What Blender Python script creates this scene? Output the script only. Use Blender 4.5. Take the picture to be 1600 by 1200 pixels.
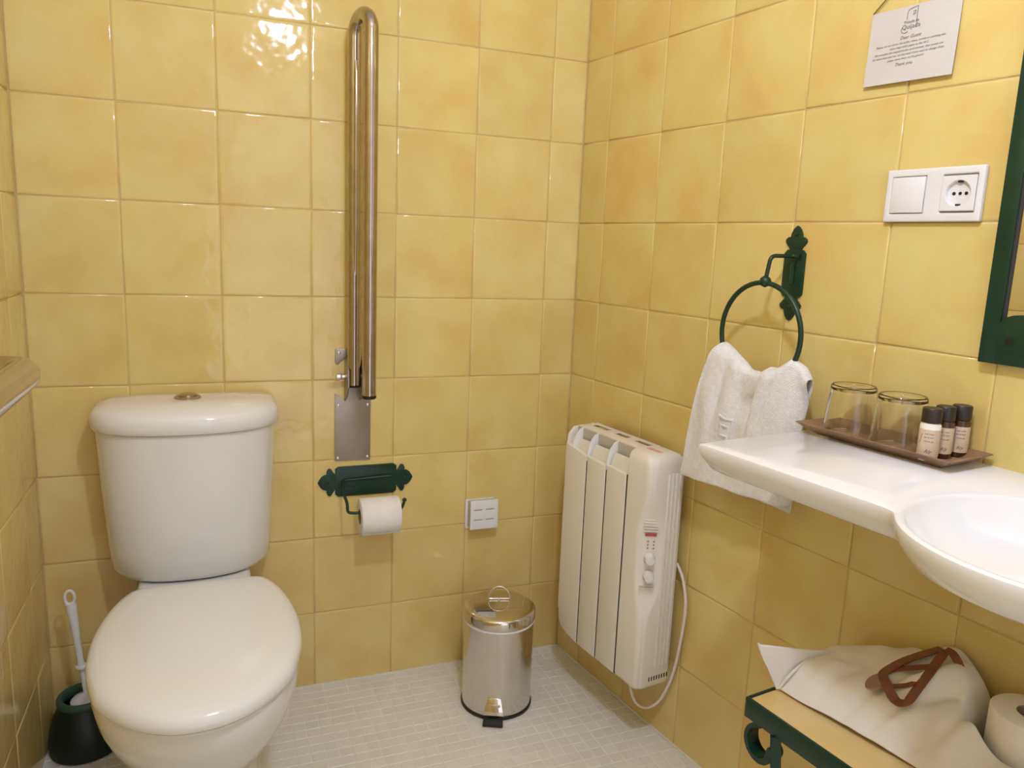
import bpy, bmesh, math, random
from mathutils import Vector, Matrix, noise
random.seed(7)
PI = math.pi
S = bpy.context.scene
for o in list(bpy.data.objects): bpy.data.objects.remove(o)

# ------------------------------------------------------------------ camera
CP = Vector((0.1707, -1.88282, 1.15254))
yaw, pitch, roll = 0.3785, 0.1796, 0.04
W_ = Vector((math.sin(yaw)*math.cos(pitch), math.cos(yaw)*math.cos(pitch), -math.sin(pitch)))
r0 = Vector((math.cos(yaw), -math.sin(yaw), 0)); u0 = r0.cross(W_)
R_ = r0*math.cos(roll)+u0*math.sin(roll); U_ = -r0*math.sin(roll)+u0*math.cos(roll)
cam = bpy.data.cameras.new('camera'); camo = bpy.data.objects.new('camera', cam)
S.collection.objects.link(camo); S.camera = camo
cam.sensor_width = 36; cam.lens = 1204.2/1600*36; cam.clip_start = 0.01
camo.matrix_world = Matrix(((R_.x, U_.x, -W_.x, CP.x), (R_.y, U_.y, -W_.y, CP.y), (R_.z, U_.z, -W_.z, CP.z), (0, 0, 0, 1)))

# ------------------------------------------------------------------ world, light, exposure
wd = bpy.data.worlds.new('world'); S.world = wd; wd.use_nodes = True
wd.node_tree.nodes['Background'].inputs[0].default_value = (1.0, .99, 1.14, 1)
wd.node_tree.nodes['Background'].inputs[1].default_value = 1.4  # added front fill, enters by the doorway
S.view_settings.view_transform = 'Standard'; S.view_settings.look = 'None'
S.view_settings.gamma = 1; S.view_settings.use_curve_mapping = False
S.view_settings.exposure = 0.0
LAMP = Vector((0.47, -1.45, 1.96)); LAMP_R = 0.055; LAMP_E = 218.0; LAMP_C = (.96, 1.045, 1.35)

# ------------------------------------------------------------------ helpers
col = S.collection
A = 0.1441; XC = 1.09288; XL = -0.191; YF = -2.62; H = 2.42; TS = 0.2; TH = 0.20212
DV = Vector((math.sin(A), -math.cos(A), 0)); NV = Vector((-math.cos(A), -math.sin(A), 0)); OV = Vector((XC, 0, 0))
def R(p): return OV+DV*p[0]+NV*p[1]+Vector((0, 0, p[2]))      # along right wall, out from it, height
def B(p): return Vector((p[0], -p[1], p[2]))                  # x along back wall, out from it, height
def L(p): return Vector((XL+p[1], -p[0], p[2]))               # along left wall, out from it, height
def I(p): return Vector(p)
def tagp(o, label=None, cat=None, group=None, kind=None):
    if label: o['label'] = label
    if cat: o['category'] = cat
    if group: o['group'] = group
    if kind: o['kind'] = kind
def thing(name, loc, label, cat, group=None):
    o = bpy.data.objects.new(name, None); col.objects.link(o); o.location = loc; o.empty_display_size = .02
    tagp(o, label, cat, group); return o
def worldloc(o):
    v = Vector((0, 0, 0))
    while o: v += o.location; o = o.parent
    return v
def meshof(geo, F=I, org=Vector((0, 0, 0)), bevel=0, seg=2, ang=35, smooth=True, recalc=True, merge=1e-6, bang=30):
    bm = bmesh.new()
    for vs, fs in geo:
        bv = [bm.verts.new(F(v)-org) for v in vs]
        for f in fs:
            try: bm.faces.new([bv[i] for i in f])
            except ValueError: pass
    bmesh.ops.remove_doubles(bm, verts=bm.verts, dist=merge)
    if recalc: bmesh.ops.recalc_face_normals(bm, faces=bm.faces)
    if bevel:
        es = [e for e in bm.edges if len(e.link_faces) == 2 and e.calc_face_angle(0) > math.radians(bang)]
        bmesh.ops.bevel(bm, geom=es, offset=bevel, segments=seg, profile=.5, affect='EDGES', clamp_overlap=True)
    me = bpy.data.meshes.new('m'); bm.to_mesh(me); bm.free()
    if smooth:
        for p in me.polygons: p.use_smooth = True
        me.set_sharp_from_angle(angle=math.radians(ang))
    return me
def part(name, geo, mat, parent=None, F=I, label=None, sub=0, solid=0, **k):
    org = worldloc(parent) if parent else Vector((0, 0, 0))
    me = meshof(geo, F, org, **k)
    me.name = name; me.materials.append(mat)
    o = bpy.data.objects.new(name, me); col.objects.link(o)
    if parent: o.parent = parent
    if label: o['label'] = label
    if solid:
        m = o.modifiers.new('s', 'SOLIDIFY'); m.thickness = solid; m.offset = 0
    if sub:
        m = o.modifiers.new('u', 'SUBSURF'); m.levels = sub; m.render_levels = sub
    return o
def box(a0, a1, b0, b1, c0, c1):
    vs = [(a, b, c) for a in (a0, a1) for b in (b0, b1) for c in (c0, c1)]
    return vs, [(0, 1, 3, 2), (4, 6, 7, 5), (0, 4, 5, 1), (2, 3, 7, 6), (0, 2, 6, 4), (1, 5, 7, 3)]
def prism(poly, d0, d1, plane='uw'):
    """polygon in (u,w) extruded through the middle coordinate"""
    n = len(poly); vs = [(u, d0, w) for u, w in poly]+[(u, d1, w) for u, w in poly]
    if plane == 'uv': vs = [(u, v, d0) for u, v in poly]+[(u, v, d1) for u, v in poly]
    if plane == 'vw': vs = [(d0, v, w) for v, w in poly]+[(d1, v, w) for v, w in poly]
    fs = [tuple(range(n)), tuple(range(2*n-1, n-1, -1))]+[(i, (i+1) % n, n+(i+1) % n, n+i) for i in range(n)]
    return vs, fs
def loft(rings, cap0=True, cap1=True, closed=True):
    n = len(rings[0]); vs = [tuple(p) for r in rings for p in r]; fs = []
    m = n if closed else n-1
    for k in range(len(rings)-1):
        for i in range(m):
            j = (i+1) % n; fs.append((k*n+i, k*n+j, (k+1)*n+j, (k+1)*n+i))
    if cap0: fs.append(tuple(range(n)))
    if cap1: fs.append(tuple(range((len(rings)-1)*n, len(rings)*n)))
    return vs, fs
def lathe(prof, c, n=32, axis='z', cap0=True, cap1=True, sx=1, sy=1):
    rings = []
    for r, h in prof:
        ring = []
        for i in range(n):
            a = 2*PI*i/n; p, q = r*sx*math.cos(a), r*sy*math.sin(a)
            if axis == 'z': ring.append((c[0]+p, c[1]+q, c[2]+h))
            elif axis == 'y': ring.append((c[0]+p, c[1]+h, c[2]+q))
            else: ring.append((c[0]+h, c[1]+p, c[2]+q))
        rings.append(ring)
    return loft(rings, cap0, cap1)
def tube(path, r, n=12, closed=False, caps=True, flat=None):
    P = [Vector(p) for p in path]; N = len(P); rings = []
    rr = r if isinstance(r, (list, tuple)) else [r]*N
    t0 = (P[1]-P[0]).normalized()
    up = Vector((0, 0, 1)) if abs(t0.z) < .9 else Vector((1, 0, 0))
    nrm = (up-t0*up.dot(t0)).normalized()
    for i in range(N):
        if closed: t = (P[(i+1) % N]-P[i-1]).normalized()
        else: t = (P[min(i+1, N-1)]-P[max(i-1, 0)]).normalized()
        nrm = (nrm-t*nrm.dot(t)).normalized(); b = t.cross(nrm)
        ring = []
        for k in range(n):
            a = 2*PI*k/n
            ca, sa = math.cos(a)*rr[i], math.sin(a)*rr[i]
            if flat: sa *= flat
            ring.append(tuple(P[i]+nrm*ca+b*sa))
        rings.append(ring)
    if closed: rings.append(rings[0]); return loft(rings, False, False)
    return loft(rings, caps, caps)
def fillet(pts, rad, n=6):
    P = [Vector(p) for p in pts]; out = [P[0]]
    for i in range(1, len(P)-1):
        a, b = (P[i-1]-P[i]), (P[i+1]-P[i]); d = min(rad, a.length*.49, b.length*.49)
        p0 = P[i]+a.normalized()*d; p1 = P[i]+b.normalized()*d
        for k in range(n+1):
            t = k/n; out.append(p0*(1-t)**2+P[i]*2*t*(1-t)+p1*t*t)
    out.append(P[-1]); return [tuple(p) for p in out]
def spline(pts, n=8, closed=False):
    P = [Vector(p) for p in pts]; N = len(P); out = []
    for i in range(N if closed else N-1):
        if closed: a, b, c, d = P[i-1], P[i], P[(i+1) % N], P[(i+2) % N]
        else: a, b, c, d = P[max(i-1, 0)], P[i], P[i+1], P[min(i+2, N-1)]
        for k in range(n):
            t = k/n
            out.append(.5*((2*b)+(c-a)*t+(2*a-5*b+4*c-d)*t*t+(-a+3*b-3*c+d)*t**3))
    if not closed: out.append(P[-1])
    return [tuple(p) for p in out]
def gridplate(us, ws, holes, d0, d1):
    """plate in the (u,w) plane from depth d0 to d1, grid cells (i,j) in holes left open"""
    nu, nw = len(us), len(ws); vs = []; fs = []
    for d in (d0, d1):
        for u in us:
            for w in ws: vs.append((u, d, w))
    id_ = lambda s, i, j: s*nu*nw+i*nw+j
    solid = {(i, j) for i in range(nu-1) for j in range(nw-1) if (i, j) not in holes}
    for (i, j) in solid:
        for s in (0, 1): fs.append((id_(s, i, j), id_(s, i+1, j), id_(s, i+1, j+1), id_(s, i, j+1)))
        for di, dj, a, b in ((-1, 0, (i, j), (i, j+1)), (1, 0, (i+1, j), (i+1, j+1)), (0, -1, (i, j), (i+1, j)), (0, 1, (i, j+1), (i+1, j+1))):
            if (i+di, j+dj) not in solid: fs.append((id_(0, *a), id_(0, *b), id_(1, *b), id_(1, *a)))
    return vs, fs
def grid(P):
    n, m = len(P), len(P[0]); vs = [tuple(p) for r in P for p in r]
    return vs, [(i*m+j, i*m+j+1, (i+1)*m+j+1, (i+1)*m+j) for i in range(n-1) for j in range(m-1)]
def cr(a, b, c, d, t): return .5*((2*b)+(c-a)*t+(2*a-5*b+4*c-d)*t*t+(-a+3*b-3*c+d)*t**3)
def patch(P, n):
    """bicubic refinement of a control grid"""
    P = [[Vector(p) for p in r] for r in P]
    def ref(r):
        N = len(r); o = []
        for i in range(N-1):
            for k in range(n): o.append(cr(r[max(i-1, 0)], r[i], r[i+1], r[min(i+2, N-1)], k/n))
        return o+[r[-1]]
    rows = [ref(r) for r in P]; cols = [ref([rows[i][j] for i in range(len(rows))]) for j in range(len(rows[0]))]
    return [[cols[j][i] for j in range(len(cols))] for i in range(len(cols[0]))]

# ------------------------------------------------------------------ materials
def base(name, c, rough=.5, metal=0, spec=.5, **k):
    m = bpy.data.materials.new(name); m.use_nodes = True; b = m.node_tree.nodes['Principled BSDF']
    b.inputs['Base Color'].default_value = (*c, 1); b.inputs['Roughness'].default_value = rough
    b.inputs['Metallic'].default_value = metal; b.inputs['Specular IOR Level'].default_value = spec
    for kk, v in k.items(): b.inputs[kk.replace('_', ' ')].default_value = v
    return m
def nd(m, t, **k):
    n = m.node_tree.nodes.new(t)
    for a, v in k.items(): setattr(n, a, v)
    return n
def mottled(name, cols, scale, rough=.5, metal=0, bump=0, bscale=60, bdist=.001, rnd=0, rndval=0, detail=4, bdetail=3, rvar=0, **kw):
    """colour ramp over noise in object space, optional per-object offset, relief by bump"""
    m = base(name, cols[0], rough, metal, **kw); T = m.node_tree; b = T.nodes['Principled BSDF']; K = T.links.new
    tc = nd(m, 'ShaderNodeTexCoord'); vec = tc.outputs['Object']; oi = nd(m, 'ShaderNodeObjectInfo')
    if rnd:
        mul = nd(m, 'ShaderNodeVectorMath', operation='SCALE'); K(oi.outputs['Location'], mul.inputs[0]); mul.inputs['Scale'].default_value = rnd
        add = nd(m, 'ShaderNodeVectorMath', operation='ADD'); K(vec, add.inputs[0]); K(mul.outputs[0], add.inputs[1]); vec = add.outputs[0]
    n = nd(m, 'ShaderNodeTexNoise'); n.inputs['Scale'].default_value = scale; n.inputs['Detail'].default_value = detail; K(vec, n.inputs['Vector'])
    r = nd(m, 'ShaderNodeValToRGB'); K(n.outputs['Fac'], r.inputs[0]); el = r.color_ramp.elements
    while len(el) < len(cols): el.new(.5)
    for i, c in enumerate(cols): el[i].position = .3+.4*i/max(1, len(cols)-1); el[i].color = (*c, 1)
    out = r.outputs[0]
    if rndval:
        hs = nd(m, 'ShaderNodeHueSaturation'); mr = nd(m, 'ShaderNodeMapRange')
        K(oi.outputs['Random'], mr.inputs[0]); mr.inputs[3].default_value = 1-rndval; mr.inputs[4].default_value = 1+rndval
        K(mr.outputs[0], hs.inputs['Value']); K(out, hs.inputs['Color']); out = hs.outputs[0]
    K(out, b.inputs['Base Color'])
    if bump:
        n2 = nd(m, 'ShaderNodeTexNoise'); n2.inputs['Scale'].default_value = bscale; n2.inputs['Detail'].default_value = bdetail; K(vec, n2.inputs['Vector'])
        bp = nd(m, 'ShaderNodeBump'); bp.inputs['Strength'].default_value = bump; bp.inputs['Distance'].default_value = bdist
        K(n2.outputs['Fac'], bp.inputs['Height']); K(bp.outputs[0], b.inputs['Normal'])
    return m
YT = [(0.70, 0.49, 0.155), (0.74, 0.57, 0.20), (0.76, 0.625, 0.245)]
M = {}
M['tile'] = mottled('glazed_yellow_tile', YT, 7, rough=.07, bump=.5, bscale=16, bdist=.004, rnd=7.3, rndval=.03, bdetail=2)
M['tile_plain'] = mottled('glazed_yellow_tile_smooth', YT, 7, rough=.1, bump=.25, bscale=16, bdist=.002, rnd=7.3, rndval=.04, bdetail=1)
M['grout'] = mottled('sand_grout', [(.58, .40, .16), (.68, .50, .24)], 30, rough=.7)
M['mosaic'] = mottled('grey_mosaic', [(.73, .70, .62), (.78, .755, .68), (.82, .80, .73)], 9, rough=.35, bump=.3, bscale=80, bdist=.0005, rnd=.25, rndval=.03)
M['fgrout'] = mottled('pale_floor_grout', [(.78, .76, .68), (.86, .84, .78)], 14, rough=.7)
M['caulk'] = base('white_sealant', (.78, .75, .66), .5)
M['plaster'] = base('white_plaster', (.83, .80, .74), .8)
M['ceramic'] = base('white_ceramic', (.80, .80, .775), .07, Coat_Weight=.3, Coat_Roughness=.03)
M['seat'] = base('white_thermoset', (.82, .83, .80), .16)
M['basin'] = base('basin_ceramic', (.86, .86, .86), .08, Coat_Weight=.3, Coat_Roughness=.03)
M['chrome'] = base('chrome', (.78, .77, .75), .06, 1)
M['steel'] = mottled('brushed_steel', [(.46, .42, .37), (.56, .52, .46)], 40, rough=.17, metal=1)
M['railsteel'] = mottled('satin_rail_steel', [(.42, .37, .32), (.50, .45, .39)], 30, rough=.12, metal=1)
M['steel_plate'] = mottled('dull_steel_plate', [(.36, .32, .28), (.44, .40, .35)], 14, rough=.42, metal=.9)
M['binsteel'] = mottled('polished_bin_steel', [(.66, .64, .61), (.72, .70, .67)], 20, rough=.16, metal=1)
M['binlid'] = base('mirror_steel', (.66, .62, .56), .05, 1)
M['green'] = mottled('green_painted_iron', [(.003, .027, .0135), (.005, .040, .020)], 30, rough=.38, bump=.2, bscale=160, bdist=.0005)
M['bristle_pot'] = base('dark_green_plastic', (.003, .014, .008), .42)
M['potrim'] = base('green_plastic_rim', (.03, .085, .05), .35)
M['black'] = base('black_plastic', (.012, .012, .012), .35)
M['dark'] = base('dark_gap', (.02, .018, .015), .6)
M['wplastic'] = base('white_plastic', (.80, .80, .80), .28)
M['cream'] = base('cream_enamel', (.80, .76, .66), .32)
M['cream2'] = base('cream_plastic', (.84, .80, .72), .35)
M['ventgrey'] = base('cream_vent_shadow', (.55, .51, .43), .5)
M['red'] = base('red_print', (.55, .08, .07), .5)
M['ink'] = base('grey_ink', (.16, .14, .13), .7)
M['paper'] = mottled('cream_card', [(.62, .585, .54), (.65, .615, .57)], 12, rough=.55)
M['tissue'] = mottled('toilet_tissue', [(.84, .82, .77), (.88, .86, .82)], 60, rough=.9, bump=.3, bscale=300, bdist=.0006)
M['card'] = base('cardboard_core', (.35, .27, .18), .8)
M['terry'] = mottled('white_terry', [(.80, .79, .78), (.90, .89, .88)], 120, rough=.95, bump=.9, bscale=420, bdist=.0025, bdetail=4, Sheen_Weight=.4)
M['canvas'] = mottled('cream_canvas', [(.76, .73, .67), (.82, .80, .75)], 10, rough=.85, bump=.25, bscale=500, bdist=.0006)
M['leather'] = mottled('brown_leather', [(.15, .04, .018), (.24, .075, .032)], 25, rough=.35, bump=.3, bscale=150, bdist=.0005)
M['tab'] = base('pinkish_leather_back', (.34, .19, .14), .6)
M['wood'] = mottled('dark_tray_wood', [(.20, .11, .055), (.32, .19, .10)], 25, rough=.45, bump=.3, bscale=90, bdist=.0006)
M['woodin'] = mottled('tray_floor_wood', [(.30, .18, .09), (.46, .29, .15)], 25, rough=.3, bump=.3, bscale=90, bdist=.0006)
M['door'] = mottled('varnished_door', [(.10, .045, .02), (.17, .08, .035)], 6, rough=.3)
M['label'] = base('beige_label', (.66, .53, .38), .5)
M['lotion'] = base('white_lotion', (.85, .82, .74), .3)
M['amber'] = base('brown_gel', (.07, .03, .012), .12)
M['cap'] = base('dark_brown_cap', (.022, .014, .012), .4)
M['benchtile'] = mottled('bench_yellow_tile', [(.74, .52, .20), (.80, .60, .28)], 8, rough=.15)
M['mirror'] = base('mirror_glass', (.88, .88, .88), .01, 1)
M['cordwhite'] = base('white_cable', (.80, .72, .64), .4)
M['string'] = base('brown_cord', (.20, .12, .03), .8)
M['glass'] = base('clear_glass', (1, 1, 1), .0, Transmission_Weight=1.0, IOR=1.45)
lm = bpy.data.materials.new('lamp_globe'); lm.use_nodes = True; T = lm.node_tree; T.nodes.clear()
e = T.nodes.new('ShaderNodeEmission'); e.inputs[0].default_value = (*LAMP_C, 1); e.inputs[1].default_value = LAMP_E
T.links.new(e.outputs[0], T.nodes.new('ShaderNodeOutputMaterial').inputs[0]); M['lamp'] = lm

# ------------------------------------------------------------------ setting: walls with real tiles
def rframe(F):
    """rotation whose axes are (along, up, out) of a wall frame"""
    o = F((0, 0, 0)); u = F((1, 0, 0))-o; n = F((0, 1, 0))-o; z = Vector((0, 0, 1))
    return u, n, z
tilecache = {}
def tile_mesh(key, F, w, h, g=.0009, d=.004):
    k = (key, round(w, 4), round(h, 4))
    if k in tilecache: return tilecache[k]
    o = F((0, 0, 0)); a, b = w/2-g, h/2-g; rings = []
    for ins, out in ((0, -d), (0, -.0020), (.0005, -.0010), (.0016, -.0003), (.0035, 0), (.007, 0)):
        rings.append([(-a+ins, out, -b+ins), (a-ins, out, -b+ins), (a-ins, out, b-ins), (-a+ins, out, b-ins)])
    me = meshof([loft(rings, False, True)], F, o, ang=70, recalc=False)
    # make the face look into the room
    nrm = F((0, 1, 0))-o
    if me.polygons[-1].normal.dot(nrm) < 0: me.flip_normals()
    me.materials.append(M['tile']); me.name = 'tile'; tilecache[k] = me; return me
def wall(name, key, F, length, cuts, zcap=H):
    w = part(name, [box(-.1, length+.1, -.14, -.0018, 0, zcap)], M['grout'], F=F, smooth=False); w['kind'] = 'structure'
    xs = [0]+cuts+[length]; zs = [0]
    while zs[-1]+TH < zcap: zs.append(zs[-1]+TH)
    zs.append(zcap); o = F((0, 0, 0))
    rng = random.Random(name)
    for i in range(len(xs)-1):
        for j in range(len(zs)-1):
            ww, hh = xs[i+1]-xs[i], zs[j+1]-zs[j]
            if ww < .012 or hh < .012: continue
            me = tile_mesh(key, F, ww, hh)
            t = bpy.data.objects.new('tile', me); col.objects.link(t); t.parent = w
            t.location = F(((xs[i]+xs[i+1])/2, rng.uniform(-.0003, .0003), (zs[j]+zs[j+1])/2))
            t.rotation_euler = (rng.gauss(0, .0022), rng.gauss(0, .0022), rng.gauss(0, .0022))
    return w
def cuts(first, n, length):
    c = [first+TS*i for i in range(n)]; return [x for x in c if x < length-.01]
# back wall: frame from left corner
FB = lambda p: Vector((XL+p[0], -p[1], p[2]))
wall('wall_back', 'b', FB, XC-XL, cuts(-XL, 9, XC-XL))
LR = -YF/math.cos(A)
wall('wall_right', 'r', R, LR, cuts(.1082, 20, LR))
wall('wall_left', 'l', L, -YF, cuts(.13, 20, -YF))
xr = XC+(-YF)*math.tan(A)
FF = lambda p: Vector((XL+p[0], YF+p[1], p[2]))
wf = part('wall_front', [gridplate([0, .42, 1.22, xr-XL], [0, 2.02, H], {(1, 0)}, -.12, 0)], M['plaster'], F=FF, smooth=False); wf['kind'] = 'structure'
# doorway added behind the camera to let world light in as front fill
FD = lambda p: FF((1.215-p[1], -.12-p[0], p[2]))
dr = part('door_1', [box(.005, .795, -.075, -.035, .005, 2.015)], M['door'], F=FD, bevel=.002); dr['kind'] = 'structure'
for z0, z1 in ((.2, .95), (1.08, 1.85)):
    part('door_panel', [box(.13, .67, -.036, -.026, z0, z1)], M['door'], dr, F=FD, bevel=.006)
part('door_handle', [tube(fillet([(.72, -.03, 1.02), (.72, .02, 1.02), (.60, .02, 1.02)], .01), .008, 10)], M['chrome'], dr, F=FD)
fx = [(XL-.14, .14), (xr+.2, .14), (xr+.2, YF-.14), (XL-.14, YF-.14)]
fl = part('floor', [prism(fx, -.1, -.0012, 'uv')], M['fgrout'], smooth=False); fl['kind'] = 'structure'
ce = part('ceiling', [prism(fx, H, H+.1, 'uv')], M['plaster'], smooth=False); ce['kind'] = 'structure'
part('sealant', [box(XL, XC, 0, .0035, 0, .004)], M['caulk'], fl, F=B)
part('sealant', [box(0, 1.6, 0, .0035, 0, .004)], M['caulk'], fl, F=R)
# floor mosaic, 3 cm pieces
PT = .0305; g = .0022
def mos(cx, cy, w, hh, z):
    rings = [[(cx-w+i, cy-hh+i, z+q), (cx+w-i, cy-hh+i, z+q), (cx+w-i, cy+hh-i, z+q), (cx-w+i, cy+hh-i, z+q)] for i, q in ((0, -.003), (0, -.0008), (.0012, 0))]
    return loft(rings, False, True)
mosme = meshof([mos(0, 0, PT/2-g/2, PT/2-g/2, 0)], ang=20, recalc=False); mosme.materials.append(M['mosaic']); mosme.name = 'mosaic_tile'
cells = []
i = 0
while -i*PT > YF:
    y1 = -i*PT; y0 = y1-PT; xr_ = XC+(-y1)*math.tan(A); j = 0
    while XL+j*PT < xr_-.006:
        x0 = XL+j*PT; cells.append((x0+PT/2, (y0+y1)/2, xr_)); j += 1
    i += 1
def campx(p):
    d = Vector(p)-CP; z = d.dot(W_)
    if z < .05: return None
    return 800+1204.2*d.dot(R_)/z, 600-1204.2*d.dot(U_)/z, z
vis = []
for c in cells:
    q = campx((c[0], c[1], 0))
    hid = (c[0] < .33 and c[1] > -.75) or not q or not (-5 < q[0] < 1605 and q[1] < 1210)
    full = c[0]+PT/2 <= c[2]-.001
    vis.append((0 if hid or not full else q[2], c, full))
vis.sort(key=lambda t: (t[0] == 0, t[0]))
front = [t for t in vis if t[0] > 0][:300]; ids = {id(t) for t in front}
for t in front:
    o = bpy.data.objects.new('mosaic_tile', mosme); col.objects.link(o); o.parent = fl
    o.location = (t[1][0], t[1][1], random.uniform(-.0002, .0002))
rest = []
for t in vis:
    if id(t) in ids: continue
    cx, cy, xm = t[1]; w = PT/2-g/2
    if not t[2]:
        a = cx-PT/2+g/2; b = xm-.001; cx, w = (a+b)/2, (b-a)/2
        if w < .002: continue
    rest.append(mos(cx, cy, w, PT/2-g/2, random.uniform(-.0002, .0002)))
ro = part('mosaic_field', rest, M['mosaic'], fl, smooth=False, recalc=False); ro['kind'] = 'stuff'

# ------------------------------------------------------------------ lamp (above the frame)
lt = thing('ceiling_lamp', (LAMP.x, LAMP.y, H), 'round glass globe lamp hanging on a short stem from the ceiling', 'lamp')
part('canopy', [lathe([(.05, 0), (.05, -.012), (.02, -.03)], (LAMP.x, LAMP.y, H), 24)], M['chrome'], lt)
part('stem', [lathe([(.007, LAMP.z+LAMP_R-H-.004), (.007, -.02)], (LAMP.x, LAMP.y, H), 12)], M['chrome'], lt)
pr_ = [(max(.0006, LAMP_R*math.sin(PI*k/14)), -LAMP_R*math.cos(PI*k/14)) for k in range(15)]
part('globe', [lathe(pr_, LAMP, 24)], M['lamp'], lt)

# ------------------------------------------------------------------ toilet
t = thing('toilet', (.13, -.35, 0), 'white close-coupled toilet with closed lid standing in the left corner', 'toilet')
CX = .121
def dplan(w, d, z, sd=.07, n=44, y0=.006, e=.86):
    pts = [(CX+w, -y0, z), (CX+w, -y0-sd*.5, z)]
    for k in range(n+1):
        a = PI*k/n; c, s = math.cos(a), math.sin(a)
        pts.append((CX+w*math.copysign(abs(c)**e, c), -sd-y0-(d-sd)*max(0, s)**e, z))
    return pts+[(CX-w, -y0-sd*.5, z), (CX-w, -y0, z)]
tank = loft([dplan(.152, .146, .398, .02), dplan(.163, .158, .403, .025), dplan(.170, .166, .416, .03), dplan(.172, .170, .46, .04), dplan(.179, .178, .60, .055), dplan(.183, .183, .733, .07)])
part('cistern', [tank], M['ceramic'], t, ang=50)
lidr = [dplan(.181, .180, .7345), dplan(.188, .190, .7355), dplan(.192, .194, .742), dplan(.192, .194, .757), dplan(.189, .191, .769), dplan(.180, .180, .779), dplan(.155, .155, .787, .06, y0=.012), dplan(.10, .11, .7915, .05, y0=.03), dplan(.02, .08, .793, .06, y0=.05)]
lid_o = part('cistern_lid', [loft(lidr)], M['ceramic'], t, ang=50)
bt = part('flush_button', [lathe([(.028, -.004), (.028, .003), (.023, .006), (.021, .005), (.0205, .005), (.020, .0085), (.012, .011), (.002, .0115)], (CX+.001, -.085, .7925), 28)], M['railsteel'], lid_o)
egg = [(0, -.757), (.05, -.748), (.10, -.715), (.143, -.66), (.160, -.615), (.174, -.55), (.1775, -.47), (.171, -.40), (.156, -.33), (.138, -.285), (.118, -.264), (.06, -.260), (0, -.260)]
eg = [(x, y, 0) for x, y in egg]+[(-x, y, 0) for x, y in egg[-2:0:-1]]
eg = spline(eg, 4, True); SX = .137
def ering(s, z, sy=None, cy=-.50): return [(SX+x*s, cy+(y-cy)*(sy or s), z) for x, y, _ in eg]
part('seat_ring', [loft([ering(.955, .408), ering(.972, .409), ering(.975, .413), ering(.965, .4148)])], M['seat'], t, ang=60)
part('seat_lid', [loft([ering(.965, .4155), ering(.99, .4165), ering(1, .420), ering(1.0, .428), ering(.988, .436), ering(.96, .442), ering(.90, .4475), ering(.75, .4515), ering(.5, .4555), ering(.25, .4575), ering(.02, .458)])], M['seat'], t, ang=60)
def oval(hw, yf, yb, z, n=48, e=.85, cx=None):
    cy = (yf+yb)/2; hd = (yb-yf)/2; o = []
    for k in range(n):
        a = 2*PI*k/n; c, s = math.cos(a), math.sin(a)
        o.append(((SX if cx is None else cx)+hw*math.copysign(abs(c)**e, c), cy+hd*math.copysign(abs(s)**e, s), z))
    return o
bowl = loft([oval(.112, -.49, -.04, 0), oval(.105, -.48, -.04, .02), oval(.103, -.48, -.04, .09), oval(.112, -.54, -.05, .16), oval(.138, -.63, -.08, .235), oval(.162, -.695, -.13, .305), oval(.170, -.730, -.18, .355), oval(.1735, -.742, -.20, .392), oval(.172, -.740, -.21, .4085)])
part('bowl', [bowl], M['ceramic'], t, ang=60)
part('rear_platform', [box(CX-.112, CX+.122, -.27, -.03, .27, .3965)], M['ceramic'], t, bevel=.012, seg=4)
for s in (-1, 1): part('hinge', [lathe([(.012, -.016), (.012, .016)], (SX+s*.07, -.252, .408), 14, axis='x')], M['seat'], t, bevel=.002)

# ------------------------------------------------------------------ toilet brush
bx, by = -.114, -.086
t = thing('toilet_brush', (bx, by, 0), 'white-handled toilet brush in a dark green pot left of the toilet', 'toilet brush')
part('holder', [lathe([(.066, 0), (.074, .003), (.0745, .03), (.070, .06), (.060, .09), (.050, .112)], (bx, by, 0), 36, cap1=False), lathe([(.046, .112), (.046, .03)], (bx, by, 0), 36, cap0=False)], M['bristle_pot'], t, recalc=False, ang=60)
part('holder_rim', [lathe([(.049, .108), (.0545, .113), (.0555, .120), (.052, .1265), (.046, .1275), (.041, .123), (.041, .108), (.049, .108)], (bx, by, 0), 36, 'z', False, False)], M['potrim'], t, ang=70)
hb = Vector((bx+.008, by-.004, 0)); tl = Vector((-.062, .012, 1)).normalized()
def hp(z, off=(0, 0, 0)): return tuple(hb+Vector((-.09*(z-.1), .02*(z-.1), z))+Vector(off))
part('brush_handle', [tube([hp(z) for z in (.125, .16, .195, .2, .205, .21, .26, .31, .345)], [.0055, .0055, .006, .0075, .0075, .0062, .0075, .010, .0115], 14, flat=.7)], M['wplastic'], t, ang=60)
part('hanging_loop', [tube([tuple(Vector(hp(.358))+Vector((math.cos(a)*.0095, 0, math.sin(a)*.016))) for a in [2*PI*k/20 for k in range(20)]], .0032, 8, closed=True)], M['wplastic'], t)
part('handle_collar', [lathe([(.006, -.003), (.0125, -.002), (.0125, .002), (.006, .003)], hp(.195), 18)], M['wplastic'], t)
part('splash_guard', [lathe([(.007, .016), (.015, .010), (.034, .001), (.037, -.003), (.030, -.004)], (hb.x+.002, hb.y, .118), 28)], M['wplastic'], t, ang=60)
part('bristles', [lathe([(.008, .0), (.024, -.01), (.026, -.07), (.012, -.085)], (hb.x+.002, hb.y, .115), 20)], M['wplastic'], t)

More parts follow.
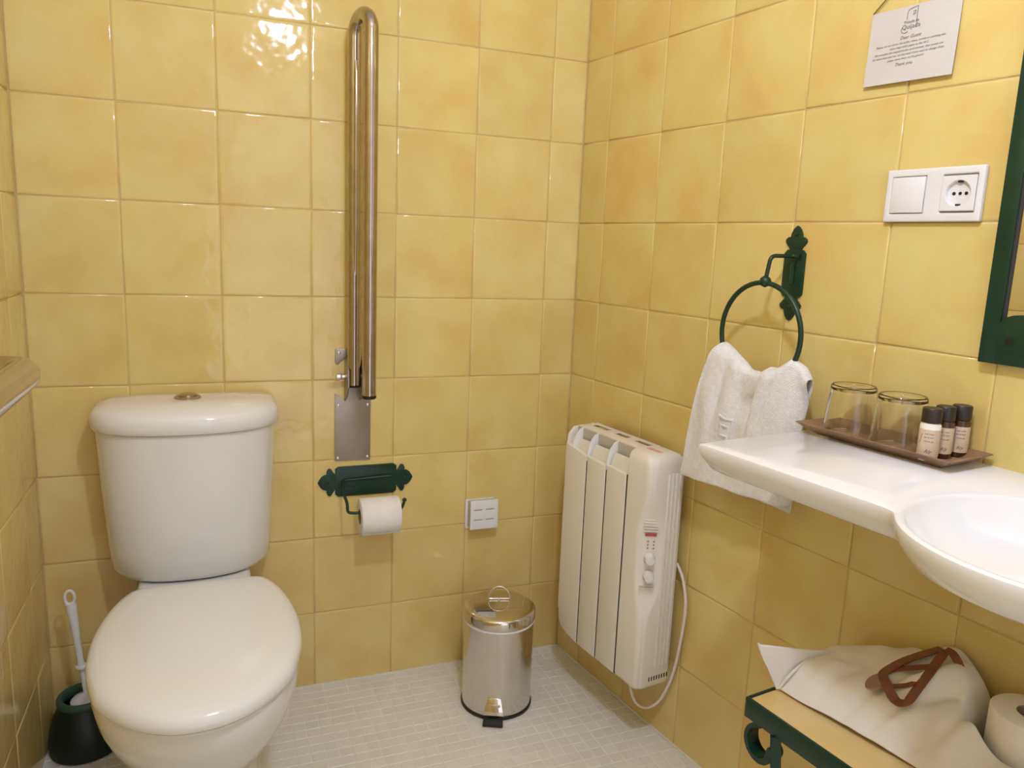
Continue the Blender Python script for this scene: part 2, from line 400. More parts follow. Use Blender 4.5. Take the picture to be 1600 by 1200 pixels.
# ------------------------------------------------------------------ folding grab rail on the back wall
gx = .4955
t = thing('folding_grab_rail', B((gx, 0, .6)), 'stainless folding grab rail raised upright against the back wall', 'grab rail')
neck = [(.452, .604), (.540, .603), (.5405, .757), (.523, .772), (.523, .80), (.523, .872), (.522, .884), (.454, .886), (.4525, .852), (.458, .847), (.474, .862), (.477, .855), (.477, .757), (.4525, .775)]
part('wall_plate', [prism(neck, 0, .005)], M['steel_plate'], t, F=B, bevel=.0012)
for x, z in ((.4595, .612), (.533, .612), (.461, .745), (.533, .745), (.4625, .876)):
    part('screw', [lathe([(.0035, 0), (.0035, .0012), (.001, .0018)], (x, .005, z), 10, axis='y')], M['chrome'], t, F=B)
for s in (-1, 1):
    part('hinge_cheek', [prism([(.004, .755), (.04, .775), (.058, .80), (.056, .84), (.03, .862), (.004, .868)], gx+s*.0185-.0015, gx+s*.0185+.0015, 'vw')], M['steel_plate'], t, F=B)
part('pivot_bolt', [lathe([(.006, -.032), (.006, .024)], (gx, .03, .822), 12, axis='x')], M['chrome'], t, F=B)
part('bolt_head', [lathe([(.002, -.046), (.0085, -.043), (.0085, -.034), (.006, -.031)], (gx, .03, .822), 12, axis='x')], M['chrome'], t, F=B)
N_ = 22
arc = [(gx-.003+.021*(.5-.5*math.cos(PI*k/N_)), .08-.04*math.cos(PI*k/N_), 1.592+.040*math.sin(PI*k/N_)) for k in range(N_+1)]
part('rail_tube', [tube([(gx-.003, .04, .80)]+[(gx-.003, .04, z) for z in (1.0, 1.3, 1.5)]+arc+[(gx+.018, .12, z) for z in (1.5, 1.3, 1.0, .792)], .0163, 24)], M['railsteel'], t, F=B, ang=60)
part('inner_brace', [tube([(gx-.003, .0425, .86), (gx-.002, .0555, 1.2), (gx-.002, .0555, 1.51), (gx-.003, .050, 1.545)], .006, 12)], M['railsteel'], t, F=B)
part('end_cap', [lathe([(.0172, 0), (.0172, -.006), (.015, -.008)], (gx+.018, .12, .792), 20)], M['black'], t, F=B)
part('end_cap', [lathe([(.0172, 0), (.0172, -.004), (.015, -.006)], (gx-.003, .04, .803), 20)], M['black'], t, F=B)

# ------------------------------------------------------------------ chrome rail on the left wall
t = thing('wall_grab_bar', L((1.3, 0, 1.0)), 'chrome grab bar with rounded bend on the left wall at frame edge', 'grab bar')
part('bar', [tube(fillet([(.945, .002, 1.0), (.945, .181, 1.0), (1.9, .181, 1.0)], .032, 10), .0165, 24)], M['railsteel'], t, F=L, ang=60)
for y_ in (.945, 1.9): part('wall_flange', [lathe([(.034, 0), (.034, .004), (.03, .007), (.018, .009)], (y_, 0, 1.0), 28, axis='y')], M['chrome'], t, F=L)
part('bar_return', [tube([(1.895, .181, 1.0), (1.90, .17, 1.0), (1.90, .0, 1.0)], .0165, 24)], M['chrome'], t, F=L)

# ------------------------------------------------------------------ toilet roll holder, back wall
def finial(cu, cw, s, flip):
    """three-lobed end; s = half height of the plate end, flip = +1 right"""
    pts = [(0, -.015), (.005, -.022), (.009, -.029), (.0125, -.0315), (.017, -.029), (.0195, -.023), (.019, -.0175), (.025, -.0165), (.030, -.0130), (.035, -.006), (.038, 0)]
    pts += [(u, -w) for u, w in pts[-2::-1]]
    return [(cu+flip*u*s, cw+w*s) for u, w in pts]
t = thing('toilet_roll_holder', B((.53, 0, .55)), 'dark green iron toilet roll holder with leaf-shaped ends', 'toilet roll holder')
fr = finial(.607, .549, 1.15, 1); flf = finial(.454, .549, 1.15, -1)
chm = .006
out = [(.455, .512), (.606, .512)]
rect = [(.455+chm, .5105), (.606-chm, .5105), (.608, .5105+chm), (.608, .530)]+fr+[(.608, .568), (.608, .588-chm), (.606-chm, .588), (.455+chm, .588), (.453, .588-chm), (.453, .568)]+flf[::-1]+[(.453, .53), (.453, .5105+chm)]
part('back_plate', [prism(rect, 0, .004)], M['green'], t, F=B, bevel=.0008)
part('wire_arm', [tube(fillet([(.592, .008, .557), (.473, .008, .553), (.466, .035, .535), (.470, .082, .518), (.470, .087, .496), (.490, .087, .4935), (.603, .087, .4935), (.610, .087, .515)], .008, 5), .0036, 10)], M['green'], t, F=B, ang=60)
part('wire_tip', [lathe([(.001, -.006), (.0055, -.002), (.0055, .002), (.001, .006)], (.610, .087, .517), 12)], M['green'], t, F=B)
for x in (.432, .630): part('rivet', [lathe([(.005, 0), (.004, .002), (.001, .003)], (x, .004, .549), 12, axis='y')], M['green'], t, F=B)
def roll_parts(t, c, axis, ln, rad, F, label=None):
    n = 40; prof_o = [(.019, 0), (rad-.002, 0), (rad, .002), (rad+.0003, ln*.5), (rad, ln-.002), (rad-.002, ln), (.019, ln)]
    part('tissue', [lathe(prof_o, c, n, axis, False, False)], M['tissue'], t, F=F, ang=60)
    part('core', [lathe([(.019, 0), (.019, ln), (.0178, ln), (.0178, 0), (.019, 0)], c, n, axis, False, False)], M['card'], t, F=F)
t = thing('toilet_roll', B((.548, .087, .48)), 'white toilet roll hanging on the green iron holder', 'toilet roll')
roll_parts(t, (.499, .087, .4835), 'x', .096, .0445, B)
fl_ = []
for k in range(9):
    a = -PI*.30-k*.10; rr = .0456+.0004*k
    fl_.append([(.4995+.0955*j/10, .087-rr*math.sin(a-.1)*.0+rr*math.cos(a)*-1 if False else .087+rr*math.cos(a), .4835+rr*math.sin(a)+(.0018*math.sin(j*1.9) if k == 8 else 0)) for j in range(11)])
part('loose_sheet', [grid(fl_)], M['tissue'], t, F=B, solid=.0006)

# ------------------------------------------------------------------ white wall box
t = thing('wall_vent_box', B((.845, 0, .43)), 'small square white plastic box with four slots low on back wall', 'wall box')
part('back_plate', [box(.797, .878, 0, .008, .393, .474)], M['wplastic'], t, F=B, bevel=.0015)
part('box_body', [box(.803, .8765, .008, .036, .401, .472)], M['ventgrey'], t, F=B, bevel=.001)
us = [.801, .811, .834, .844, .867, .8785]; ws = [.400, .4245, .4275, .452, .455, .4800]
part('cover', [gridplate(us, ws, {(1, 1), (3, 1), (1, 3), (3, 3)}, .0365, .039)], M['wplastic'], t, F=B, bevel=.0006)

# ------------------------------------------------------------------ pedal bin
px_, py_ = .829, -.203
t = thing('pedal_bin', (px_, py_, 0), 'small stainless steel pedal bin with mirror-like lid near the corner', 'pedal bin')
c = (px_, py_, 0)
part('base_ring', [lathe([(.086, 0), (.0905, .001), (.0905, .006), (.088, .009)], c, 48)], M['black'], t)
part('body', [lathe([(.0875, .008), (.0875, .233), (.085, .236)], c, 64)], M['binsteel'], t)
part('rim_band', [lathe([(.0885, .226), (.090, .228), (.090, .231), (.0885, .233)], c, 64)], M['wplastic'], t, ang=60)
part('lid', [lathe([(.0885, .233), (.0905, .2345), (.0905, .254), (.089, .2575), (.085, .2605), (.076, .2625), (.045, .2645), (.02, .265), (.001, .265)], c, 64)], M['binlid'], t, ang=50)
# direction of the pedal: towards the room centre
pa = math.radians(-114); pd = Vector((math.cos(pa), math.sin(pa), 0)); ps = Vector((-pd.y, pd.x, 0))
FP = lambda p: Vector(c)+pd*p[0]+ps*p[1]+Vector((0, 0, p[2]))
part('pedal_arm', [prism([(.086, -.017), (.094, -.015), (.096, .015), (.086, .017)], .022, .045, 'uv')], M['binlid'], t, F=FP, bevel=.001)
part('pedal_bracket', [loft([[(.0865, -.0165, .058), (.0865, .0165, .058), (.0885, .0165, .058), (.0885, -.0165, .058)], [(.100, -.025, .021), (.100, .025, .021), (.103, .025, .021), (.103, -.025, .021)]])], M['binlid'], t, F=FP, bevel=.0006)
part('pedal', [loft([[(.088, -.022, .003), (.088, .022, .003), (.088, .022, .019), (.088, -.022, .019)], [(.120, -.025, .0015), (.120, .025, .0015), (.120, .025, .010), (.120, -.025, .010)]])], M['black'], t, F=FP, bevel=.002)
hr = .026
loop = [tuple(Vector((px_+.006, py_+.020, .268))+Vector((math.cos(a)*hr, math.cos(a)*hr*-.3, math.sin(a)*hr*1.25))) for a in [PI*k/24 for k in range(25)]]
loop += [tuple(Vector(loop[-1]).lerp(Vector(loop[0]), k/12)) for k in range(1, 12)]
part('wire_handle', [tube(loop, .0016, 8, closed=True)], M['chrome'], t, ang=60)
part('handle_rivet', [lathe([(.003, .264), (.004, .267), (.001, .2695)], (px_+.006, py_+.020, 0), 12)], M['chrome'], t)

# ------------------------------------------------------------------ electric radiator, right wall
t = thing('electric_radiator', R((.33, .02, .165)), 'cream electric oil radiator with vertical panels and side knobs', 'radiator')
z0, z1 = .168, .712; oF = .12; oB = .022; gaps = [.172, .2615, .340, .418]
endx = .502
# core behind, coloured dark to stand in for shade between the panels
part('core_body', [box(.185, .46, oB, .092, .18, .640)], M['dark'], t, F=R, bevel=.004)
for k in range(3):
    a0, a1 = gaps[k]+.0022, gaps[k+1]-.0022
    prof = [(oF-.012, z0+.004), (oF-.004, z0), (oF, z0+.006), (oF, .652), (oF-.003, .655), (oF-.006, .652), (oF-.008, z0+.01)]
    if k == 0:   # rounded lower left corner
        poly = [(a0, z0+.045), (a0+.004, z0+.025), (a0+.016, z0+.010), (a0+.04, z0+.002), (a1, z0-.004), (a1, .655), (a0, .668)]
    else:
        poly = [(a0, z0-.004+.001*k), (a1, z0-.004+.001*k), (a1, .652), (a0, .656)]
    part('front_panel', [prism(poly, oF-.012, oF)], M['cream'], t, F=R, bevel=.0025, seg=3)
    # panel lip seen through the vent, curved deflector and central fin
    ac = (a0+a1)/2
    part('deflector', [prism([(.112, .652), (.106, .672), (.100, .684), (.097, .684), (.102, .670), (.108, .650)], a0+.004, a1-.004, 'vw')], M['cream'], t, F=R)
    part('fin', [prism([(.119, .648), (.118, .668), (.112, .690), (.100, .706), (.085, .711), (.085, .60), (.114, .60)], a0-.004 if k else a0+.022, (a0-.004 if k else a0+.022)+.0035, 'vw')], M['wplastic'], t, F=R, bevel=.001)
    part('section_web', [box(ac-.0015, ac+.0015, .03, .108, .55, .668)], M['cream'], t, F=R)
    # top plate of the section with its slot towards the wall
    part('top_plate', [gridplate([a0-.002, a0+.012, a1-.010, a1+.002], [0, .012, .03, .062], {(1, 1)}, 0, .004)], M['cream'], t,
         F=lambda p: R((p[0], .026+p[2], .707+p[1])), bevel=.001)
    part('throat', [box(a0, a1, .086, .090, .62, .708)], M['ventgrey'], t, F=R)  # greyed to stand in for shade inside the vent opening
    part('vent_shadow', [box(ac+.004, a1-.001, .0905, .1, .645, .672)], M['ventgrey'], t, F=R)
for k in range(1, 4): part('gap_shade', [box(gaps[k]-.0021, gaps[k]+(.0021 if k < 3 else .0024), oF-.02, oF-.0016, z0, .653)], M['dark'], t, F=R)  # dark strips that paint the shade in the panel gaps
# left side cheek
ck = [(.03, z0+.05), (.06, z0+.03), (.105, z0+.034), (oF-.001, z0+.055), (oF-.001, .660), (.115, .690), (.100, .708), (.04, .712), (oB, .705), (oB, z0+.06)]
part('side_cheek', [prism(ck, .168, .176, 'vw')], M['cream'], t, F=R, bevel=.003, seg=3)
# control end: lofted box whose front corner is scooped in the middle
def sec(z, ch, ins=0, fr=0):
    a0, a1 = .4205, endx-ins; b0, b1 = oB+fr, oF-fr; c_ = .010
    pts = [(a0, b0), (a1-c_, b0), (a1-.003, b0+.003), (a1, b0+c_)]
    x1, y1 = a1, b1-ch; x2, y2 = a1-ch*.62, b1
    pts += [(x1, y1-.006), (x1-.001, y1-.001), (x1-.004, y1+.003), ((x1+x2)/2+.0, (y1+y2)/2-.0), (x2+.002, y2-.004), (x2-.003, y2-.001), (x2-.009, y2)]
    pts += [(a0+.002, b1), (a0, b1-.002)]
    return [(p[0], p[1], z) for p in pts]
zs_ = [(z0-.006, .012, .010, .008), (z0-.002, .012, .003, .003), (z0+.006, .012, 0, 0), (.31, .012, 0, 0), (.345, .018, 0, 0), (.37, .030, 0, 0), (.395, .043, 0, 0), (.415, .048, 0, 0), (.545, .048, 0, 0), (.565, .043, 0, 0), (.59, .030, 0, 0), (.615, .018, 0, 0), (.64, .012, 0, 0), (.688, .014, 0, 0), (.702, .016, .003, .002), (.710, .018, .010, .007), (.714, .02, .022, .016)]
ce_ = part('control_end', [loft([sec(*a) for a in zs_])], M['cream2'], t, F=R, ang=40)
for k in range(4):
    o_ = .034+k*.0105
    part('side_rib', [box(endx-.001, endx+.0028, o_, o_+.0055, .215, .672)], M['cream2'], t, F=R, bevel=.0012)
for k in range(8):
    o_ = .030+k*.0075
    part('vent_slot', [box(endx-.0012, endx+.0006, o_, o_+.003, .182, .192)], M['dark'], t, F=R)
# frame on the scooped corner face
cp = Vector(R((endx-.014, oF-.0225, 0))); e1 = (Vector(R((endx-.028, oF, 0)))-Vector(R((endx, oF-.045, 0)))).normalized()
e2 = Vector((0, 0, 1)).cross(e1); 
if e2.dot(DV) < 0: e2 = -e2
FC = lambda p: cp+e1*p[0]+e2*p[1]+Vector((0, 0, p[2]))
for z in (.478, .437):
    part('knob', [lathe([(.0125, 0), (.0125, .006), (.0105, .008), (.0105, .018), (.0095, .0195), (.001, .020)], (0, -.0005, z), 24, axis='y')], M['wplastic'], ce_, F=FC, ang=45)
part('brand_badge', [box(-.013, .013, -.0005, .0008, .5295, .5355)], M['red'], ce_, F=FC)
for k in range(7):
    part('grip_rib', [box(-.018+.0022*k, .018-.0, -.002, .0026, .540+k*.0065, .5425+k*.0065)], M['cream2'], t, F=FC)
    part('grip_rib', [box(-.016+.0012*k, .019, -.002, .0026, .412-k*.006, .4145-k*.006)], M['cream2'], t, F=FC)
for z in (.500, .508, .516):
    for u in (-.009, .004): part('mark', [box(u, u+.003, -.0003, .0006, z, z+.0022)], M['ink'], ce_, F=FC)
part('warning_mark', [box(.43, .475, .066, .080, .7135, .7142)], base('faded_red_print', (.75, .42, .36), .6), t, F=R)
cd = spline([(.49, .016, .452), (.512, .014, .42), (.527, .014, .36), (.520, .014, .27), (.503, .014, .18), (.475, .018, .105), (.445, .03, .068), (.42, .045, .07), (.405, .055, .11), (.40, .06, .172)], 8)
part('power_cable', [tube(cd, .0036, 10)], M['cordwhite'], t, F=R, ang=60)

# ------------------------------------------------------------------ towel ring with towel, right wall
t = thing('towel_ring', R((.722, 0, 1.12)), 'dark green iron towel ring with leaf-ended back plate', 'towel ring')
def vfin(cu, cw, s, flip):
    pts = [(0, -.0135), (.004, -.0155), (.009, -.0205), (.014, -.0245), (.019, -.0235), (.0225, -.019), (.0235, -.0135), (.029, -.0125), (.036, -.009), (.041, -.005), (.044, 0)]
    pts += [(u, -w) for u, w in pts[-2::-1]]
    return [(cu+flip*-w*s, cw+flip*u*s) for u, w in pts]
uc = .7215
w2 = .0245
tp = [(u, w) for u, w in vfin(uc, 1.163, 1, 1)]; tp.sort(key=lambda p: 0)
if tp[0][0] < tp[-1][0]: tp = tp[::-1]
bp_ = [(u, w) for u, w in vfin(uc, 1.074, 1, -1)]
if bp_[0][0] > bp_[-1][0]: bp_ = bp_[::-1]
rect = [(uc-w2, 1.081), (uc-w2+.006, 1.075)]+bp_+[(uc+w2-.006, 1.075), (uc+w2, 1.081), (uc+w2, 1.156), (uc+w2-.006, 1.162)]+tp+[(uc-w2+.006, 1.162), (uc-w2, 1.156)]
part('back_plate', [prism(rect, 0, .004)], M['green'], t, F=R, bevel=.0008)
part('hook_arm', [tube(fillet([(uc+.016, .008, 1.151), (uc-.0, .010, 1.151), (uc-.002, .064, 1.150), (uc-.006, .068, 1.104)], .012, 6), .0038, 10)], M['green'], t, F=R, ang=60)
part('brace', [tube([(uc+.0, .006, 1.14), (uc+.0, .006, 1.10)], .004, 8)], M['green'], t, F=R)
rc = (.713, .068, 1.005); rrd = .0955
part('ring_knuckle', [lathe([(.001, -.011), (.009, -.007), (.011, 0), (.009, .006), (.004, .010)], (uc-.006, .068, 1.103), 16)], M['green'], t, F=R, ang=60)
ring = [(rc[0]+rrd*math.cos(a), rc[1]-.000, rc[2]+rrd*math.sin(a)) for a in [2*PI*k/56 for k in range(56)]]
part('ring', [tube(ring, .0048, 12, closed=True)], M['green'], t, F=R, ang=60)
for z in (1.192, 1.057): part('rivet', [lathe([(.0045, 0), (.004, .002), (.001, .003)], (uc, .004, z), 12, axis='y')], M['green'], t, F=R)
# towel
t = thing('hand_towel', R((.70, .06, .95)), 'white terry hand towel draped over the green towel ring', 'towel')
def tpoint(s, v):
    """s across 0..1, v: 0 front hem .. 1 over the ring .. 2 back hem"""
    top = [(.0, .620, .952), (.06, .628, .975), (.22, .662, .958), (.42, .705, .930), (.52, .728, .930), (.64, .752, .944), (.74, .770, .943), (.86, .798, .966), (.94, .822, .955), (1.0, .838, .935)]
    for k in range(len(top)-1):
        if top[k][0] <= s <= top[k+1][0]:
            f = (s-top[k][0])/(top[k+1][0]-top[k][0]); f = f*f*(3-2*f)
            ua = top[k][1]+(top[k+1][1]-top[k][1])*f; za = top[k][2]+(top[k+1][2]-top[k][2])*f; break
    front_ = v <= 1; h = (1-v) if front_ else (v-1)
    zb = (.692+.012*(s-.5)) if front_ else .675
    ub = (.546+s*.268) if front_ else (.556+s*.245)
    hh = h**1.0; wfan = h**.62
    u = ua+(ub-ua)*wfan; z = za+(zb-za)*hh
    fold = .009*math.sin(s*9.5+.6)*(1-h)**.7+.007*math.sin(s*17+2+h*2)*(1-.6*h)
    fold += .010*math.exp(-((s-.40)/.08)**2-((h-.38)/.22)**2)-.016*math.exp(-((s-.54-.1*h)/.035)**2-((h-.2)/.26)**2)-.013*math.exp(-((s-.80+.25*h)/.03)**2-((h-.3)/.25)**2)
    fold += .008*math.exp(-((s-.12-.1*h)/.07)**2-((h-.35)/.3)**2)-.007*math.exp(-((s-.26)/.035)**2-((h-.3)/.3)**2)+.006*math.exp(-((s-.68)/.07)**2-((h-.45)/.2)**2)
    fold *= min(1, h/.06+.25)
    if front_: o = .082+.004*math.sin(PI*h)+fold
    else: o = .052-.022*h+fold*.3
    if h < .06: # round the top over the ring
        k = (.06-h)/.06; mid = .066; o = mid+(o-mid)*math.sqrt(max(0, 1-k*k)); z += .004*k
    nz = noise.noise(Vector((u*55, z*55, v*2)))
    if s > .9: o += (-.030 if front_ else .006)*((s-.9)/.1)**2*min(1, h*6)
    if front_ and z < .93 and z > .885 and s < .9: o = max(o, .0795)
    return (u, max(.012, o+nz*.0022), z+.0014*noise.noise(Vector((u*40, z*3, 7+v))))
vv = [0, .03]+[.06*k for k in range(1, 16)]+[.94, .955, .97, .98, .99, .997, 1.003, 1.01, 1.02, 1.03, 1.045, 1.06]+[1.06+.07*k for k in range(1, 13)]+[1.97, 2.0]
cl = [[tpoint(s/44, v) for s in range(45)] for v in vv]
tw = part('towel_cloth', [grid(cl)], M['terry'], t, F=R, solid=.0045, sub=1, ang=180)
# woven emblem band: small squared key pattern in relief
def tf(u, w):   # place on the towel front
    s = u+.06; p = tpoint(s, w); return (p[0], p[1]+.0036, p[2])
seglist = [((.27, .60), (.39, .60)), ((.39, .60), (.39, .30)), ((.39, .30), (.27, .30)), ((.27, .30), (.27, .60)), ((.30, .54), (.36, .54)), ((.30, .54), (.30, .46)), ((.30, .455), (.36, .455)), ((.36, .455), (.36, .37)), ((.30, .37), (.36, .37))]
for a, b in seglist:
    pts = [tf(a[0]+(b[0]-a[0])*k/6, a[1]+(b[1]-a[1])*k/6) for k in range(7)]
    part('woven_motif', [tube(pts, .0022, 6)], M['terry'], t, F=R)

# ------------------------------------------------------------------ wash basin with side shelf
t = thing('wash_basin', R((1.3, .15, .8)), 'white ceramic wash basin with long side shelf on the right wall', 'wash basin')
ec = (1.350, .247); ea, eb = .182, .177; A0, A1 = .853, 1.96; OF = .333
def bound(th, ins=0):
    c_, s_ = math.cos(th), math.sin(th); best = 0
    ts = []
    if c_ < 0: ts.append((A0+ins-ec[0])/c_)
    if c_ > 0: ts.append((A1-ins-ec[0])/c_)
    if s_ < 0: ts.append((0-ec[1])/s_)
    if s_ > 0: ts.append((OF-ins-ec[1])/s_)
    tr = min(ts); a, b = ea-ins, eb-ins
    te = 1/math.sqrt((c_/a)**2+(s_/b)**2)
    # smooth join of shelf edge and bowl bulge
    if s_ > 0 or True:
        d = tr-te; k = .02
        tt = max(tr, te) if abs(d) > k else max(tr, te)+(k-abs(d))**2/(4*k)
        if s_ <= 0: tt = max(tr, te)
        tt = min(tt, min([x for x in ts if True]) if (s_ <= 0) else 1e9)
    return (ec[0]+c_*tt, ec[1]+s_*tt)
ths = [2*PI*k/180 for k in range(180)]
for cx_, cy_ in ((A0, 0), (A0, OF), (A1, 0), (A1, OF)):
    th = math.atan2(cy_-ec[1], cx_-ec[0]) % (2*PI)
    ths += [th-.004, th, th+.004]
ths = sorted(ths)
ZT = .855
def bring(ins, z): return [(*bound(th, ins), z) for th in ths]
def elr(a, b, z, dx=0, dy=0): 
    o = []
    for th in ths:
        tt = 1/math.sqrt((math.cos(th)/a)**2+(math.sin(th)/b)**2)
        o.append((ec[0]+dx+math.cos(th)*tt, ec[1]+dy+math.sin(th)*tt, z))
    return o
rings = [elr(.002, .002, .793), elr(.05, .045, .793), elr(.10, .095, .799), elr(.132, .126, .810), elr(.154, .148, .826), elr(.165, .160, .842), elr(.1690, .1635, .850), elr(.1705, .1655, .8535), elr(.1735, .1685, ZT+.0005),
         bring(.0035, ZT), bring(.0010, ZT-.0015), bring(0, ZT-.006), bring(.003, ZT-.020), bring(.016, ZT-.041), bring(.022, ZT-.044),
         elr(.158, .152, ZT-.046), elr(.146, .141, .804), elr(.120, .118, .796), elr(.085, .085, .789), elr(.05, .05, .785), elr(.002, .002, .783)]
part('basin_body', [loft(rings)], M['basin'], t, F=R, ang=40)
part('drain', [lathe([(.024, .7935), (.024, .7955), (.018, .7945), (.001, .7942)], (ec[0], ec[1], 0), 24)], M['chrome'], t, F=R)

# ------------------------------------------------------------------ tray, tumblers, bottles
Z0 = ZT
t = thing('wooden_tray', R((1.0, .08, Z0)), 'dark wooden rectangular tray lying on the basin shelf', 'tray')
ta0, ta1, tb0, tb1 = .858, 1.128, .008, .120
def tr_(i, z): return [(ta0+i, tb0+i, z), (ta1-i, tb0+i, z), (ta1-i, tb1-i, z), (ta0+i, tb1-i, z)]
part('tray_body', [loft([tr_(.026, Z0+.0005), tr_(.0, Z0+.0185), tr_(.0012, Z0+.020), tr_(.004, Z0+.019), tr_(.027, Z0+.0062)])], M['wood'], t, F=R, bevel=.0006, ang=30)
part('tray_floor', [loft([tr_(.027, Z0+.0055), tr_(.027, Z0+.0072)])], M['woodin'], t, F=R, ang=30)
ZB = Z0+.0076
def tumbler(c, label):
    t = thing('glass_tumbler', R((c[0], c[1], ZB)), label, 'glass', 'upturned tumblers on the wooden tray')
    h = .083; ro, ri = .0425, .0355
    prof = [(ro-.0018, .0), (ro, .001), (ri, h-.003), (ri-.002, h-.0005), (.001, h)]
    inner = [(.001, h-.010), (ri-.005, h-.0105), (ri-.0025, h-.014), (ro-.002, .0), (ro-.0018, .0)]
    part('glass_body', [lathe(prof+inner, (c[0], c[1], ZB), 48, cap0=False, cap1=False)], M['glass'], t, F=R, ang=50)
tumbler((.922, .063), 'upturned clear glass tumbler on the tray, nearer the towel')
tumbler((1.010, .063), 'upturned clear glass tumbler on the tray, nearer the small bottles')
def txt(s, size, F, parent, name='lettering', mat=None, u=0, w=0, d=0, align='CENTER', shear=0, thick=.0001, sc=1, wrap=None):
    cu = bpy.data.curves.new('t', 'FONT'); cu.body = s; cu.size = size; cu.align_x = align; cu.shear = shear; cu.extrude = thick; cu.resolution_u = 2
    tmp = bpy.data.objects.new('t', cu); col.objects.link(tmp)
    dg = bpy.context.evaluated_depsgraph_get(); dg.update()
    me = bpy.data.meshes.new_from_object(tmp.evaluated_get(dg)); bpy.data.objects.remove(tmp)
    org = worldloc(parent)
    for v in me.vertices:
        a, b, c_ = v.co; a = u+a*sc
        if wrap: v.co = wrap(a, w+b, d+c_)-org
        else: v.co = F((a, d+c_, w+b))-org
    me.name = name; me.materials.append(mat or M['ink']); o = bpy.data.objects.new(name, me); col.objects.link(o); o.parent = parent; return o
def bottle(c, label, liquid, white):
    t = thing('toiletry_bottle', R((c[0], c[1], ZB)), label, 'bottle', 'small toiletry bottles on the tray')
    r_ = .0142; cc = (c[0], c[1], ZB)
    part('bottle_body', [lathe([(.0125, 0), (r_, .0015), (r_, .053), (.012, .0565), (.011, .058)], cc, 32)], liquid, t, F=R, ang=50)
    part('cap', [lathe([(.0132, .0565), (.0137, .057), (.0137, .0765), (.0125, .078), (.001, .078)], cc, 32)], M['cap'], t, F=R, ang=40)
    # wrap-around label, open at the back
    view = math.atan2((CP-R(cc)).dot(NV), (CP-R(cc)).dot(DV))
    rr_ = r_+.0003; lab = []
    for z in (.0075, .047):
        lab.append([(cc[0]+rr_*math.cos(view+a), cc[1]+rr_*math.sin(view+a), ZB+z) for a in [(-1.9+3.8*k/20) for k in range(21)]])
    part('label', [grid(lab)], M['label'], t, F=R, recalc=False)
    def wr(a, b, d_):
        th = view+a/rr_; q = rr_+.0001+d_; return R((cc[0]+q*math.cos(th), cc[1]+q*math.sin(th), ZB+b))
    # letters run towards increasing 'along'
    sg = 1 if (R((cc[0]+.01*math.cos(view+.5), cc[1]+.01*math.sin(view+.5), 0))-R((cc[0]+.01*math.cos(view), cc[1]+.01*math.sin(view), 0))).dot(R_) > 0 else -1
    wrs = lambda a, b, d_: wr(sg*a, b, d_)
    off = -.002 if white else .001
    txt('Rly', .0075, R, t, 'logo', M['ink'], u=off+.002, w=.0125, shear=.4, wrap=wrs)
    for s_, w_ in (('bath cream', .040), ('gel de bano', .035), ('shower gel', .029)):
        txt(s_, .0028, R, t, 'small_print', M['ink'], u=off+.002, w=w_, wrap=wrs)
    txt('J', .016, R, t, 'ornament', M['tab'], u=-.0125, w=.029, shear=.3, wrap=wrs, sc=.6)
bottle((1.078, .093), 'small white-filled toiletry bottle with dark cap, nearest the tray front', M['lotion'], True)
bottle((1.0765, .057), 'small brown toiletry bottle with dark cap, middle of the three on tray', M['amber'], False)
bottle((1.0815, .024), 'small brown toiletry bottle with dark cap, nearest the wall', M['amber'], False)

# ------------------------------------------------------------------ switch and socket
t = thing('switch_and_socket', R((.978, 0, 1.254)), 'white double wall plate with light switch and power socket', 'switch')
u0_, u1_ = .8985, 1.0565; w0_, w1_ = 1.2125, 1.2945
us = [u0_, .908, .966, .9925, 1.0465, u1_]; ws = [w0_, 1.2255, 1.2835, w1_]
part('frame', [gridplate(us, ws, {(1, 1), (3, 1)}, 0, .0095)], M['wplastic'], t, F=R, bevel=.0022, seg=3)
part('socket_backing', [box(.903, 1.05, .0005, .003, 1.22, 1.29)], M['ventgrey'], t, F=R)
part('rocker', [prism([(.003, 1.2265), (.0112, 1.2265), (.0095, 1.2825), (.003, 1.2825)], .9092, .9648, 'vw')], M['wplastic'], t, F=R, bevel=.0012)
# socket insert: square face with a round well
sc_ = (1.0195, 1.2545); n_ = 40; sq = []; ci = []
for k in range(n_):
    a = 2*PI*k/n_; c_, s_ = math.cos(a), math.sin(a); q = .0262/max(abs(c_), abs(s_))
    sq.append((sc_[0]+c_*q, s_*q+sc_[1]))
def sring(kind, r_, d_):
    if kind: return [(u, d_, w) for u, w in [(sc_[0]+(p[0]-sc_[0])*r_, sc_[1]+(p[1]-sc_[1])*r_) for p in sq]]
    return [(sc_[0]+r_*math.cos(2*PI*k/n_), d_, sc_[1]+r_*math.sin(2*PI*k/n_)) for k in range(n_)]
so_ = part('socket', [loft([sring(1, 1, .004), sring(1, 1, .0098), sring(1, .97, .0105), sring(0, .0200, .0105), sring(0, .0192, .0098), sring(0, .0188, .0035), sring(0, .001, .0034)], False, True)], M['wplastic'], t, F=R, ang=35)
for du in (-.0095, .0095): part('pin_hole', [lathe([(.0027, .0036), (.0027, .0040)], (sc_[0]+du, 0, sc_[1]), 12, axis='y')], M['black'], so_, F=R)
part('centre_screw', [lathe([(.0026, .0036), (.0022, .0046), (.001, .0047)], (sc_[0], 0, sc_[1]), 12, axis='y')], M['black'], so_, F=R)
for s_ in (-1, 1): part('earth_clip', [box(sc_[0]-.0028, sc_[0]+.0028, .0036, .0085, sc_[1]+s_*.0172-.0014, sc_[1]+s_*.0172+.0014)], M['dark'], so_, F=R)

